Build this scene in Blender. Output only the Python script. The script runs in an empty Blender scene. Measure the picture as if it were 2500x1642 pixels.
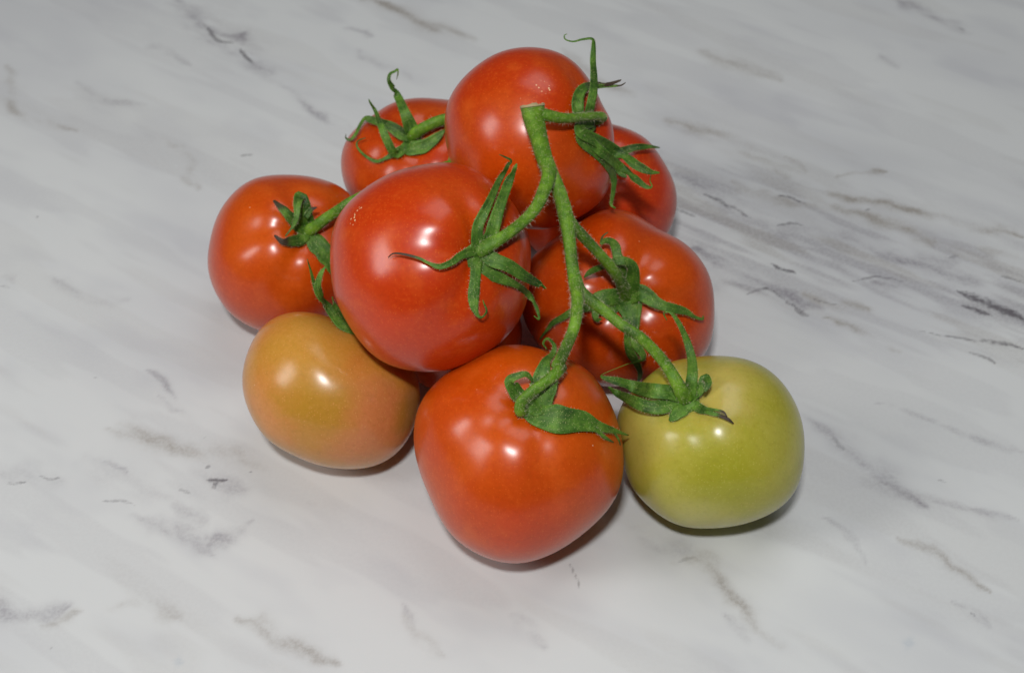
import bpy, math, random
import numpy as np
from mathutils import Vector

# ---------------------------------------------------------------- camera, light, exposure
sc = bpy.context.scene
COL = sc.collection
PITCH, DIST = math.radians(48), .58
cam_d = bpy.data.cameras.new('camera'); cam = bpy.data.objects.new('camera', cam_d); COL.objects.link(cam)
cam.location = (0, -DIST * math.cos(PITCH), DIST * math.sin(PITCH))
cam.rotation_euler = (math.pi / 2 - PITCH, 0, 0)
cam_d.lens = 50; cam_d.sensor_width = 36; cam_d.clip_start = .02; cam_d.clip_end = 20
cam_d.dof.use_dof = True; cam_d.dof.focus_distance = .475; cam_d.dof.aperture_fstop = 16
sc.camera = cam

world = bpy.data.worlds.new('World'); sc.world = world; world.use_nodes = True
bg = world.node_tree.nodes['Background']; bg.inputs[0].default_value = (.93, .96, 1, 1); bg.inputs[1].default_value = .05

def area(name, loc, target, size, power, color, size_y=None):
    d = bpy.data.lights.new(name, 'AREA'); d.energy = power; d.color = color; d.size = size
    if size_y: d.shape = 'RECTANGLE'; d.size_y = size_y
    o = bpy.data.objects.new(name, d); COL.objects.link(o); o.location = loc
    o.rotation_euler = (Vector(target) - Vector(loc)).to_track_quat('-Z', 'Y').to_euler()
    return o
area('camera_flash', (-.06, -.50, .90), (0, 0, .03), .09, 5.5, (1, 1, .99), .06)
area('room_lamp', (-.69, -.30, .58), (0, 0, .04), .20, 2.3, (1, .97, .94), .38)
area('overhead_fill', (.30, .45, 1.6), (0, .1, 0), .9, 5.4, (.97, .985, 1))  # added soft fill from above, brightens the far side of the table

vs = sc.view_settings; vs.view_transform = 'Standard'; vs.look = 'None'; vs.exposure = 0; vs.gamma = 1; vs.use_curve_mapping = False

# ---------------------------------------------------------------- measured shapes
# fruit: centre, half depth and outline series in mm; frame and stem axis are directions
FRUIT = {
 'big': dict(centre=(-28.68, -39.78, 80.24), outline=(35.6, 0.61, -0.1, -0.61, 0.18, -0.17, 0.36, -0.23, -0.45, -0.15, 0.24, -0.2, 0.17, -0.13, 0.03, -0.21, 0.1, 0.03, -0.03),
   depth=33.46, frame=((0.9983, 0.0408, -0.0411), (0.0, 0.7096, 0.7046), (0.0579, -0.7034, 0.7084)), axis=(0.5231, -0.4989, 0.691), dimple=(0.12, 0.26), ribs=[(5, 0.022, 0.4, 0.55)]),
 'top': dict(centre=(6.16, 26.2, 83.16), outline=(32.7, 0.68, -0.75, -0.99, -1.69, -0.5, -0.33, -0.02, -0.31, 0.01, 0.06, -0.15, 0.05, -0.03, 0.2, -0.02, 0.15, 0.04, 0.0),
   depth=30.74, frame=((0.9999, -0.0087, 0.0073), (0.0, 0.643, 0.7658), (-0.0114, -0.7658, 0.643)), axis=(0.7731, -0.3453, 0.5321), dimple=(0.12, 0.26), ribs=[(5, 0.015, 1.0, 0.55)]),
 'front': dict(centre=(2.4, -87.13, 35.03), outline=(36.66, -0.1, 1.15, -0.63, -0.37, 0.43, 0.61, 0.15, -0.68, 0.2, -0.12, -0.07, -0.22, 0.05, 0.01, 0.05, 0.08, -0.04, -0.01),
   depth=34.09, frame=((1.0, -0.0029, 0.0038), (0.0, 0.7962, 0.6051), (-0.0048, -0.6051, 0.7961)), axis=(0.0993, -0.1856, 0.9776), dimple=(0.12, 0.26), ribs=[(5, 0.018, 0.2, 0.75)]),
 'green': dict(centre=(70.45, -77.86, 30.63), outline=(32.04, 0.33, 0.07, 1.12, -0.26, -0.07, 0.06, -0.47, -0.51, 0.02, 0.1, -0.09, -0.03, 0.06, 0.14, -0.12, -0.08, 0.09, 0.1),
   depth=30.76, frame=((0.9905, -0.0844, 0.1089), (-0.0, 0.7905, 0.6125), (-0.1378, -0.6067, 0.7829)), axis=(-0.3583, -0.1346, 0.9239), dimple=(0.12, 0.26), ribs=[(5, 0.014, 0.9, 0.7)]),
 'amber': dict(centre=(-66.12, -53.11, 29.08), outline=(30.12, -0.68, -0.31, 2.16, -3.05, 0.51, 0.14, -0.33, 0.32, 0.12, -0.06, 0.16, 0.15, 0.02, 0.12, 0.04, -0.02, -0.04, 0.04),
   depth=28.91, frame=((0.9921, 0.0803, -0.0963), (0.0, 0.7682, 0.6402), (0.1254, -0.6352, 0.7621)), axis=(0.7231, 0.2677, 0.6367), dimple=(0.12, 0.26), ribs=[(4, 0.008, 0.3, 0.5)]),
 'left': dict(centre=(-91.08, 16.45, 30.91), outline=(31.89, 1.73, 0.36, -0.06, 1.04, 0.33, 0.41, -0.28, 0.33, -0.35, -0.07, -0.02, -0.13, 0.04, -0.1, 0.0, -0.04, -0.04, -0.06),
   depth=30.62, frame=((0.9874, 0.1124, -0.1111), (0.0, 0.7032, 0.711), (0.1581, -0.7021, 0.6944)), axis=(0.411, -0.4305, 0.8036), dimple=(0.12, 0.26), ribs=[(5, 0.024, 2.2, 0.6)]),
 'back': dict(centre=(-36.07, 59.98, 32.18), outline=(34.05, 0.92, 1.37, 1.13, -0.29, -0.49, 0.76, -0.43, -0.42, -0.16, 0.06, -0.06, -0.2, 0.03, 0.09, -0.01, 0.03, 0.01, -0.04),
   depth=32.69, frame=((0.9982, 0.0448, -0.0399), (0.0, 0.6649, 0.7469), (0.06, -0.7456, 0.6637)), axis=(-0.1063, -0.3124, 0.944), dimple=(0.12, 0.26), ribs=[(5, 0.02, 0.6, 0.55)]),
 'behind': dict(centre=(36.32, 50.98, 30.43), outline=(31.98, -1.14, -1.39, 0.81, 0.04, 0.04, -0.37, -0.06, -0.04, 0.38, -0.24, -0.07, -0.05, 0.16, 0.09, 0.02, -0.01, -0.03, 0.02),
   depth=28.14, frame=((0.9981, -0.0451, 0.0411), (-0.0, 0.674, 0.7387), (-0.061, -0.7374, 0.6727)), axis=(0.0928, -0.3028, 0.9485), dimple=(0.12, 0.26), ribs=[(5, 0.015, 0.6, 0.55)]),
 'right': dict(centre=(41.59, -9.34, 32.12), outline=(35.09, -0.51, -1.15, 1.89, -1.33, -0.01, -0.8, 0.36, -0.12, -0.1, 0.24, -0.25, -0.0, 0.05, -0.03, -0.02, 0.01, 0.07, -0.0),
   depth=30.88, frame=((0.9972, -0.0519, 0.0547), (0.0, 0.7252, 0.6886), (-0.0754, -0.6866, 0.7231)), axis=(-0.0132, -0.6745, 0.7382), dimple=(0.15, 0.3), ribs=[(5, 0.04, 0.5, 0.7)]),
 'under': dict(centre=(-21.12, -19.01, 23.48), outline=(24.11, 0.22, -0.0, 0.32, 0.0, 0.34, 0.0, 0.0, 0.0, 0.17, 0.0, -0.0, 0.0, 0.01, 0.0, 0.0, 0.0, 0.0, 0.0),
   depth=23.62, frame=((0.9993, 0.0258, -0.0285), (0.0, 0.7412, 0.6713), (0.0384, -0.6708, 0.7407)), axis=(0.15, 0.4501, 0.8803), dimple=(0.12, 0.26), ribs=[(5, 0.015, 0.5, 0.6)]),
}
# sepals: fruit, dryness of the tip, then (x, y, z, facing x, y, z, width) along the midrib in mm
SEPALS = [
 ('big', 0.45, [(-11.0, -53.9, 102.1, 0.33, -0.59, 0.73, 4.0), (-11.7, -52.4, 105.9, 0.31, -0.56, 0.77, 4.5), (-11.1, -50.2, 110.2, 0.29, -0.51, 0.81, 3.7), (-7.8, -43.7, 113.4, 0.33, -0.42, 0.84, 2.7), (-4.4, -25.8, 107.7, 0.44, -0.18, 0.88, 2.1), (-1.7, -23.8, 112.1, 0.43, -0.18, 0.89, 1.4), (-0.4, -23.5, 114.4, 0.42, -0.19, 0.89, 1.0), (-2.2, -23.5, 115.9, 0.39, -0.19, 0.90, 0.7), (-4.3, -23.6, 117.3, 0.36, -0.19, 0.91, 0.3)]),
 ('big', 0.2, [(-10.2, -53.6, 101.7, 0.35, -0.59, 0.73, 4.0), (-7.4, -51.2, 105.6, 0.37, -0.54, 0.76, 4.8), (-5.8, -48.7, 109.6, 0.36, -0.49, 0.79, 4.1), (-3.7, -41.3, 111.7, 0.39, -0.40, 0.83, 3.7), (-1.2, -28.5, 109.4, 0.46, -0.23, 0.86, 2.9), (1.0, -27.2, 114.6, 0.43, -0.24, 0.87, 1.4), (1.6, -26.3, 115.7, 0.43, -0.23, 0.87, 0.4)]),
 ('big', 0.8, [(-11.0, -54.1, 101.7, 0.34, -0.60, 0.73, 3.5), (-13.9, -55.9, 103.4, 0.28, -0.62, 0.74, 3.2), (-16.9, -59.2, 104.8, 0.21, -0.65, 0.73, 2.4), (-19.4, -63.1, 105.9, 0.16, -0.68, 0.72, 2.2), (-23.4, -65.4, 106.2, 0.10, -0.70, 0.71, 1.7), (-26.8, -64.8, 107.2, 0.05, -0.69, 0.72, 1.0), (-29.8, -63.8, 108.3, 0.01, -0.68, 0.74, 0.9), (-34.5, -62.4, 108.7, -0.05, -0.66, 0.75, 0.8), (-38.2, -61.2, 107.9, -0.11, -0.66, 0.75, 0.5), (-40.1, -61.1, 106.0, -0.14, -0.66, 0.73, 0.3)]),
 ('big', 0.25, [(-11.0, -54.5, 101.5, 0.34, -0.61, 0.72, 3.5), (-11.5, -56.8, 100.2, 0.33, -0.64, 0.69, 4.3), (-12.0, -62.3, 98.5, 0.30, -0.71, 0.64, 3.6), (-12.6, -66.8, 95.7, 0.27, -0.76, 0.59, 3.8), (-12.4, -69.6, 92.8, 0.27, -0.80, 0.54, 2.9), (-11.4, -71.5, 90.2, 0.28, -0.82, 0.50, 1.3), (-9.9, -71.9, 89.2, 0.30, -0.82, 0.49, 0.8), (-8.3, -71.2, 91.4, 0.31, -0.80, 0.52, 0.7), (-9.1, -70.5, 94.3, 0.30, -0.78, 0.55, 0.5), (-9.5, -70.0, 95.4, 0.29, -0.77, 0.57, 0.3)]),
 ('big', 0.15, [(-9.9, -54.3, 101.3, 0.35, -0.60, 0.72, 3.7), (-6.8, -55.9, 100.3, 0.39, -0.62, 0.68, 5.1), (-1.7, -57.0, 98.2, 0.44, -0.63, 0.64, 4.5), (3.6, -55.1, 91.8, 0.54, -0.62, 0.57, 3.8), (9.1, -51.6, 83.7, 0.65, -0.60, 0.47, 2.3), (11.6, -54.9, 85.1, 0.62, -0.62, 0.48, 0.4)]),
 ('big', 0.25, [(-10.2, -54.9, 100.7, 0.35, -0.61, 0.71, 3.7), (-7.8, -58.4, 97.1, 0.38, -0.67, 0.64, 4.5), (-2.7, -58.6, 93.1, 0.46, -0.67, 0.58, 3.4), (2.0, -56.5, 88.1, 0.54, -0.66, 0.52, 2.2), (5.9, -50.0, 76.6, 0.69, -0.62, 0.36, 2.1), (8.3, -53.7, 74.9, 0.67, -0.66, 0.34, 1.5), (9.3, -56.9, 72.2, 0.64, -0.70, 0.30, 0.8), (7.5, -56.7, 73.5, 0.64, -0.70, 0.31, 0.3)]),
 ('top', 0.35, [(29.8, 17.4, 97.5, 0.49, -0.59, 0.64, 3.0), (27.8, 16.3, 101.2, 0.42, -0.59, 0.69, 4.1), (28.4, 17.6, 106.1, 0.39, -0.55, 0.74, 3.6), (29.4, 22.1, 108.0, 0.40, -0.48, 0.78, 3.2), (29.9, 30.7, 107.9, 0.44, -0.35, 0.83, 2.8), (29.5, 34.0, 112.6, 0.39, -0.31, 0.87, 2.5), (29.7, 37.6, 116.2, 0.36, -0.27, 0.89, 1.9), (29.2, 39.0, 118.4, 0.34, -0.26, 0.91, 1.2), (25.7, 39.2, 118.1, 0.30, -0.25, 0.92, 0.9), (22.3, 39.0, 117.3, 0.26, -0.24, 0.94, 0.7), (19.5, 39.6, 117.8, 0.21, -0.22, 0.95, 0.6), (19.1, 40.3, 119.0, 0.20, -0.22, 0.95, 0.4), (20.1, 40.6, 119.5, 0.21, -0.22, 0.95, 0.3)]),
 ('top', 0.95, [(29.8, 17.4, 97.5, 0.49, -0.59, 0.64, 3.0), (24.8, 12.1, 103.0, 0.33, -0.64, 0.69, 4.1), (23.1, 14.0, 108.0, 0.29, -0.60, 0.75, 4.6), (24.4, 20.3, 108.4, 0.33, -0.51, 0.80, 3.8), (26.6, 24.8, 107.6, 0.38, -0.44, 0.81, 3.2), (30.8, 33.5, 101.4, 0.54, -0.30, 0.79, 3.1), (35.3, 32.5, 102.7, 0.55, -0.34, 0.76, 1.8), (39.3, 32.1, 104.7, 0.56, -0.36, 0.75, 0.9), (40.2, 32.3, 105.3, 0.56, -0.36, 0.75, 0.3)]),
 ('top', 0.95, [(30.8, 33.3, 101.1, 0.54, -0.30, 0.79, 1.8), (35.3, 32.3, 102.3, 0.56, -0.34, 0.76, 1.5), (38.1, 32.0, 102.6, 0.57, -0.36, 0.74, 1.0), (40.2, 31.9, 102.9, 0.58, -0.37, 0.73, 0.6), (41.8, 31.5, 104.5, 0.57, -0.37, 0.73, 0.3)]),
 ('top', 0.1, [(29.5, 17.2, 97.6, 0.48, -0.60, 0.64, 3.5), (25.0, 9.4, 102.5, 0.32, -0.68, 0.66, 4.6), (24.6, 5.9, 102.2, 0.30, -0.72, 0.63, 4.3), (30.3, 8.2, 96.6, 0.42, -0.71, 0.57, 4.7), (38.3, 13.9, 86.3, 0.60, -0.67, 0.43, 4.3), (44.3, 7.4, 86.5, 0.56, -0.72, 0.42, 3.7), (49.7, 3.3, 86.4, 0.55, -0.73, 0.41, 2.4), (53.7, 2.2, 86.5, 0.55, -0.73, 0.41, 0.6)]),
 ('top', 0.15, [(29.2, 16.5, 97.4, 0.47, -0.61, 0.64, 3.5), (26.6, 8.6, 99.2, 0.36, -0.70, 0.61, 4.1), (29.5, 7.0, 95.3, 0.41, -0.73, 0.55, 3.9), (33.6, 6.9, 90.7, 0.47, -0.74, 0.47, 3.7), (40.2, 11.3, 80.8, 0.61, -0.72, 0.34, 3.3), (45.0, 5.8, 80.4, 0.57, -0.75, 0.34, 3.0), (48.9, 1.8, 80.2, 0.55, -0.76, 0.34, 1.8), (51.2, 1.4, 80.4, 0.55, -0.76, 0.34, 0.7), (50.5, 3.0, 81.9, 0.56, -0.75, 0.36, 0.4), (50.9, 4.4, 83.5, 0.57, -0.73, 0.38, 0.3)]),
 ('top', 0.2, [(28.9, 16.0, 97.4, 0.47, -0.62, 0.64, 3.5), (24.5, 6.8, 101.8, 0.30, -0.71, 0.64, 3.5), (25.0, 5.0, 98.9, 0.31, -0.74, 0.59, 3.2), (30.1, 5.8, 92.4, 0.42, -0.76, 0.50, 2.8), (35.0, 7.4, 85.1, 0.51, -0.76, 0.39, 2.5), (37.8, 11.1, 75.7, 0.61, -0.76, 0.24, 2.9), (37.7, 7.1, 72.9, 0.56, -0.80, 0.20, 2.1), (36.9, 3.1, 70.2, 0.51, -0.85, 0.17, 1.2), (38.6, 1.8, 69.2, 0.51, -0.85, 0.17, 0.5)]),
 ('right', 0.1, [(41.9, -27.0, 52.1, -0.03, -0.67, 0.74, 5.1), (43.4, -27.2, 57.1, -0.01, -0.63, 0.77, 5.6), (44.0, -26.9, 62.4, -0.00, -0.60, 0.80, 5.0), (43.1, -26.6, 67.4, -0.02, -0.57, 0.82, 3.8), (40.2, -27.2, 70.7, -0.05, -0.56, 0.83, 3.2), (36.1, -27.0, 69.6, -0.11, -0.56, 0.82, 2.6), (31.9, -25.7, 65.8, -0.17, -0.56, 0.81, 2.3), (28.2, -24.6, 62.1, -0.23, -0.56, 0.79, 1.9), (26.2, -25.2, 60.0, -0.27, -0.57, 0.77, 0.4)]),
 ('right', 0.6, [(41.2, -27.0, 52.1, -0.04, -0.67, 0.74, 4.5), (40.1, -26.1, 59.8, -0.06, -0.60, 0.80, 4.7), (38.7, -25.8, 68.1, -0.07, -0.55, 0.83, 4.2), (37.8, -23.8, 70.5, -0.09, -0.52, 0.85, 3.6), (37.4, -21.2, 71.6, -0.09, -0.49, 0.87, 3.2), (36.1, -18.0, 71.3, -0.11, -0.46, 0.88, 2.6), (33.9, -16.5, 70.3, -0.14, -0.44, 0.89, 2.1), (32.4, -16.6, 68.9, -0.17, -0.45, 0.88, 1.0), (32.9, -15.2, 71.0, -0.16, -0.43, 0.89, 0.7), (34.9, -14.0, 72.2, -0.13, -0.41, 0.90, 0.4)]),
 ('right', 0.3, [(41.9, -27.2, 51.9, -0.03, -0.68, 0.73, 6.0), (46.4, -28.6, 55.4, 0.05, -0.66, 0.75, 6.8), (49.3, -30.3, 55.4, 0.09, -0.68, 0.73, 5.9), (51.8, -32.5, 54.9, 0.12, -0.70, 0.71, 4.4), (54.9, -33.7, 54.0, 0.17, -0.71, 0.69, 3.8), (58.8, -33.6, 52.7, 0.22, -0.71, 0.67, 3.5), (63.4, -32.2, 49.5, 0.30, -0.71, 0.64, 2.5), (66.9, -32.0, 46.5, 0.36, -0.71, 0.60, 1.3), (70.4, -30.4, 43.4, 0.42, -0.71, 0.57, 1.0), (71.0, -28.9, 43.6, 0.44, -0.69, 0.58, 0.5)]),
 ('right', 0.35, [(41.9, -27.5, 51.7, -0.03, -0.68, 0.73, 6.5), (43.0, -31.2, 51.1, -0.01, -0.72, 0.69, 8.9), (43.7, -35.4, 49.1, -0.00, -0.77, 0.64, 6.8), (43.6, -38.6, 46.1, -0.00, -0.81, 0.58, 5.0), (42.7, -40.4, 42.9, -0.02, -0.85, 0.53, 3.6), (43.7, -42.1, 38.1, -0.00, -0.89, 0.46, 3.3), (45.8, -42.9, 33.8, 0.03, -0.92, 0.40, 2.8), (47.5, -43.5, 29.8, 0.06, -0.94, 0.34, 2.0), (47.9, -42.6, 24.6, 0.07, -0.96, 0.26, 1.4), (47.3, -38.7, 15.7, 0.07, -0.99, 0.10, 0.5)]),
 ('right', 0.4, [(43.1, -34.3, 49.1, -0.01, -0.77, 0.64, 3.3), (44.5, -39.9, 44.4, 0.01, -0.83, 0.55, 3.6), (46.0, -42.3, 41.3, 0.03, -0.86, 0.50, 3.4), (48.2, -44.0, 37.9, 0.06, -0.89, 0.46, 2.2), (47.0, -44.8, 36.4, 0.05, -0.90, 0.44, 1.0), (43.2, -45.3, 35.3, -0.01, -0.91, 0.42, 0.3)]),
 ('right', 0.4, [(41.5, -27.2, 51.9, -0.04, -0.68, 0.73, 6.0), (35.4, -29.7, 54.3, -0.14, -0.68, 0.72, 6.8), (31.4, -30.6, 54.1, -0.20, -0.68, 0.71, 5.3), (27.7, -31.9, 51.6, -0.26, -0.70, 0.67, 3.7), (22.3, -31.5, 48.8, -0.35, -0.70, 0.63, 2.7), (18.6, -31.3, 45.1, -0.41, -0.70, 0.58, 2.4), (15.2, -30.7, 41.6, -0.47, -0.71, 0.53, 1.8), (13.0, -30.3, 37.2, -0.52, -0.72, 0.47, 1.1), (10.5, -27.6, 29.1, -0.60, -0.72, 0.36, 0.5)]),
 ('right', 0.3, [(41.5, -27.5, 51.7, -0.04, -0.68, 0.73, 5.4), (36.9, -30.8, 51.5, -0.12, -0.71, 0.69, 5.6), (32.7, -32.5, 51.5, -0.18, -0.72, 0.67, 4.1), (30.5, -34.4, 51.0, -0.21, -0.73, 0.65, 3.0), (30.9, -37.0, 50.4, -0.20, -0.75, 0.63, 1.8), (32.5, -38.0, 51.6, -0.17, -0.75, 0.64, 0.6)]),
 ('green', 0.3, [(60.1, -79.6, 57.0, -0.27, -0.34, 0.90, 3.9), (60.5, -78.9, 60.7, -0.24, -0.32, 0.92, 4.4), (61.0, -76.1, 64.9, -0.22, -0.28, 0.93, 3.7), (61.7, -66.4, 62.4, -0.22, -0.13, 0.97, 3.1), (60.6, -60.8, 64.7, -0.23, -0.07, 0.97, 2.5), (58.0, -58.4, 69.8, -0.24, -0.08, 0.97, 1.9), (55.7, -56.5, 73.0, -0.26, -0.08, 0.96, 1.4), (53.9, -55.4, 74.0, -0.27, -0.08, 0.96, 0.8), (52.1, -55.6, 73.5, -0.29, -0.08, 0.95, 0.6), (53.3, -56.6, 71.1, -0.29, -0.08, 0.95, 0.3)]),
 ('green', 0.15, [(59.5, -79.5, 56.9, -0.28, -0.33, 0.90, 4.1), (54.6, -78.9, 58.9, -0.34, -0.32, 0.88, 5.2), (47.7, -78.5, 59.3, -0.42, -0.32, 0.85, 5.2), (43.2, -68.6, 49.8, -0.58, -0.17, 0.80, 4.4), (37.2, -68.5, 52.4, -0.59, -0.20, 0.78, 3.1), (31.7, -68.0, 54.2, -0.60, -0.22, 0.77, 1.3), (31.4, -67.2, 54.9, -0.60, -0.21, 0.77, 0.4), (35.4, -65.3, 55.4, -0.58, -0.17, 0.80, 0.3), (40.7, -63.2, 56.1, -0.53, -0.13, 0.84, 0.3)]),
 ('green', 0.15, [(58.9, -80.9, 56.2, -0.29, -0.36, 0.89, 4.1), (52.7, -82.6, 56.7, -0.38, -0.39, 0.84, 4.9), (47.5, -83.6, 57.0, -0.43, -0.40, 0.81, 4.7), (42.2, -79.7, 55.0, -0.51, -0.35, 0.79, 3.9), (37.4, -69.7, 47.3, -0.64, -0.21, 0.74, 2.7), (33.7, -68.5, 49.7, -0.64, -0.21, 0.74, 0.7)]),
 ('green', 0.25, [(60.8, -80.1, 57.0, -0.26, -0.35, 0.90, 3.3), (62.7, -79.7, 60.1, -0.21, -0.34, 0.92, 3.8), (64.5, -78.8, 63.3, -0.17, -0.32, 0.93, 3.8), (65.4, -77.1, 64.5, -0.15, -0.30, 0.94, 3.0), (65.9, -81.0, 66.5, -0.14, -0.35, 0.93, 2.2), (64.4, -83.8, 65.4, -0.16, -0.39, 0.91, 0.8)]),
 ('green', 1.0, [(60.7, -81.0, 56.6, -0.26, -0.36, 0.90, 3.3), (63.7, -85.5, 58.4, -0.19, -0.43, 0.88, 3.3), (66.0, -88.2, 60.2, -0.14, -0.47, 0.87, 1.9), (69.2, -90.3, 60.9, -0.09, -0.49, 0.87, 1.2), (71.9, -91.7, 60.7, -0.04, -0.51, 0.86, 1.1), (73.8, -92.7, 59.6, -0.01, -0.53, 0.85, 0.4)]),
 ('green', 1.0, [(63.8, -85.5, 58.9, -0.19, -0.43, 0.88, 1.2), (66.9, -88.1, 61.5, -0.12, -0.46, 0.88, 0.8), (70.2, -89.9, 62.5, -0.07, -0.48, 0.87, 0.7), (71.5, -91.5, 61.7, -0.05, -0.51, 0.86, 0.4)]),
 ('green', 0.1, [(59.7, -81.5, 56.3, -0.28, -0.37, 0.89, 5.0), (56.8, -84.7, 56.3, -0.31, -0.42, 0.85, 5.2), (54.7, -86.7, 55.8, -0.34, -0.45, 0.82, 3.6), (53.2, -87.8, 54.9, -0.36, -0.47, 0.80, 1.1)]),
 ('front', 0.35, [(5.1, -91.6, 66.0, 0.04, -0.38, 0.93, 4.8), (7.8, -94.6, 66.1, 0.09, -0.42, 0.90, 7.2), (12.0, -96.2, 66.8, 0.15, -0.44, 0.89, 8.7), (16.2, -96.6, 66.6, 0.21, -0.44, 0.87, 9.0), (22.4, -95.4, 64.2, 0.30, -0.43, 0.85, 7.2), (28.2, -94.1, 60.1, 0.40, -0.43, 0.81, 4.0), (34.2, -90.8, 53.5, 0.53, -0.40, 0.75, 1.8), (40.0, -86.7, 45.7, 0.65, -0.36, 0.67, 0.4)]),
 ('front', 0.6, [(25.6, -95.5, 61.8, 0.36, -0.44, 0.82, 2.1), (28.6, -95.5, 58.9, 0.41, -0.45, 0.79, 1.3), (31.1, -95.7, 55.9, 0.46, -0.46, 0.76, 1.2), (34.2, -94.4, 51.7, 0.53, -0.45, 0.72, 0.4)]),
 ('front', 0.6, [(31.7, -92.3, 56.8, 0.47, -0.41, 0.78, 1.4), (34.2, -91.0, 53.0, 0.53, -0.40, 0.75, 1.1), (36.2, -90.9, 48.8, 0.59, -0.41, 0.70, 0.8), (36.9, -91.6, 46.5, 0.61, -0.43, 0.67, 0.4)]),
 ('front', 0.1, [(5.4, -91.3, 66.1, 0.05, -0.37, 0.93, 4.8), (8.6, -91.9, 67.5, 0.10, -0.38, 0.92, 6.1), (11.3, -89.9, 70.2, 0.13, -0.35, 0.93, 5.6), (13.3, -87.2, 72.8, 0.15, -0.31, 0.94, 3.5), (15.1, -82.9, 73.3, 0.17, -0.26, 0.95, 1.2)]),
 ('front', 0.45, [(6.0, -89.9, 66.6, 0.06, -0.35, 0.94, 4.3), (8.0, -86.7, 70.0, 0.08, -0.30, 0.95, 5.3), (10.0, -82.5, 73.3, 0.11, -0.25, 0.96, 4.8), (11.3, -77.8, 73.9, 0.12, -0.19, 0.97, 3.0), (13.9, -69.7, 68.8, 0.18, -0.07, 0.98, 1.9), (14.2, -66.7, 69.8, 0.18, -0.04, 0.98, 1.4), (12.0, -65.2, 71.2, 0.14, -0.03, 0.99, 1.2), (10.7, -65.6, 69.2, 0.13, -0.02, 0.99, 0.8), (12.0, -66.4, 67.0, 0.16, -0.01, 0.99, 0.4)]),
 ('front', 0.15, [(5.1, -90.5, 66.4, 0.04, -0.36, 0.93, 4.0), (3.1, -89.4, 68.9, 0.01, -0.34, 0.94, 4.8), (0.8, -88.4, 71.4, -0.03, -0.32, 0.95, 5.1), (-0.6, -87.4, 74.9, -0.04, -0.31, 0.95, 3.7), (1.4, -86.8, 76.9, -0.02, -0.31, 0.95, 2.4), (4.6, -85.9, 76.8, 0.03, -0.30, 0.96, 2.0), (6.9, -86.1, 73.5, 0.06, -0.30, 0.95, 0.7)]),
 ('left', 0.7, [(-78.3, 6.0, 54.2, 0.32, -0.54, 0.78, 4.6), (-81.2, 4.9, 58.0, 0.25, -0.54, 0.80, 5.5), (-84.2, 5.3, 62.1, 0.19, -0.52, 0.83, 4.0), (-86.7, 6.8, 64.4, 0.15, -0.49, 0.86, 3.1), (-90.1, 9.7, 65.9, 0.09, -0.46, 0.89, 1.1)]),
 ('left', 0.5, [(-78.3, 6.5, 54.6, 0.32, -0.53, 0.79, 5.3), (-78.7, 7.3, 59.7, 0.28, -0.50, 0.82, 6.1), (-79.3, 8.7, 64.2, 0.26, -0.47, 0.85, 5.8), (-80.2, 10.8, 66.4, 0.24, -0.44, 0.87, 4.6), (-80.6, 5.3, 68.0, 0.22, -0.50, 0.84, 3.0), (-80.5, 1.5, 65.6, 0.22, -0.55, 0.81, 2.1), (-81.9, -0.6, 62.7, 0.21, -0.58, 0.79, 1.1), (-85.0, -3.3, 59.7, 0.17, -0.63, 0.76, 0.5)]),
 ('left', 1.0, [(-78.6, 5.0, 53.7, 0.31, -0.56, 0.77, 4.3), (-80.1, 1.0, 54.0, 0.27, -0.61, 0.74, 4.6), (-83.2, -1.7, 55.7, 0.21, -0.64, 0.74, 4.0), (-86.1, -3.5, 57.1, 0.15, -0.65, 0.74, 2.4), (-89.4, -1.7, 58.7, 0.10, -0.63, 0.77, 0.8)]),
 ('left', 0.1, [(-77.6, 5.2, 53.5, 0.33, -0.55, 0.77, 4.6), (-76.0, 2.5, 52.3, 0.35, -0.59, 0.72, 6.5), (-72.9, 0.2, 50.0, 0.39, -0.63, 0.67, 7.7), (-70.3, -1.7, 46.8, 0.43, -0.66, 0.62, 7.1), (-68.6, -3.3, 42.6, 0.47, -0.69, 0.55, 4.7), (-67.6, -4.1, 38.4, 0.50, -0.72, 0.49, 0.9)]),
 ('left', 0.9, [(-78.2, 5.7, 60.9, 0.28, -0.51, 0.81, 2.1), (-76.2, 7.4, 63.0, 0.30, -0.48, 0.82, 1.8), (-73.8, 8.3, 63.7, 0.33, -0.47, 0.82, 0.5)]),
 ('amber', 0.1, [(-48.1, -43.3, 42.9, 0.57, -0.10, 0.82, 2.7), (-52.2, -41.7, 47.1, 0.43, -0.07, 0.90, 3.2), (-56.2, -45.1, 52.7, 0.29, -0.16, 0.94, 3.5), (-61.3, -44.5, 55.6, 0.17, -0.16, 0.97, 3.5), (-66.1, -36.8, 55.4, 0.07, -0.02, 1.00, 3.5), (-68.6, -36.3, 61.0, 0.03, -0.06, 1.00, 3.2), (-69.4, -35.2, 65.4, 0.02, -0.08, 1.00, 2.7), (-67.9, -33.5, 70.1, 0.05, -0.09, 0.99, 2.0), (-66.2, -32.3, 72.7, 0.07, -0.09, 0.99, 0.6)]),
 ('amber', 0.4, [(-52.9, -43.7, 48.8, 0.40, -0.12, 0.91, 1.8), (-60.1, -45.0, 55.0, 0.20, -0.16, 0.97, 1.7), (-67.3, -34.5, 53.7, 0.05, 0.03, 1.00, 1.8), (-69.9, -33.6, 59.7, 0.01, -0.02, 1.00, 1.6), (-70.9, -33.0, 63.6, -0.00, -0.04, 1.00, 1.5), (-71.6, -31.6, 68.5, -0.01, -0.06, 1.00, 1.0), (-72.7, -29.8, 74.1, -0.01, -0.08, 1.00, 0.3)]),
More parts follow.
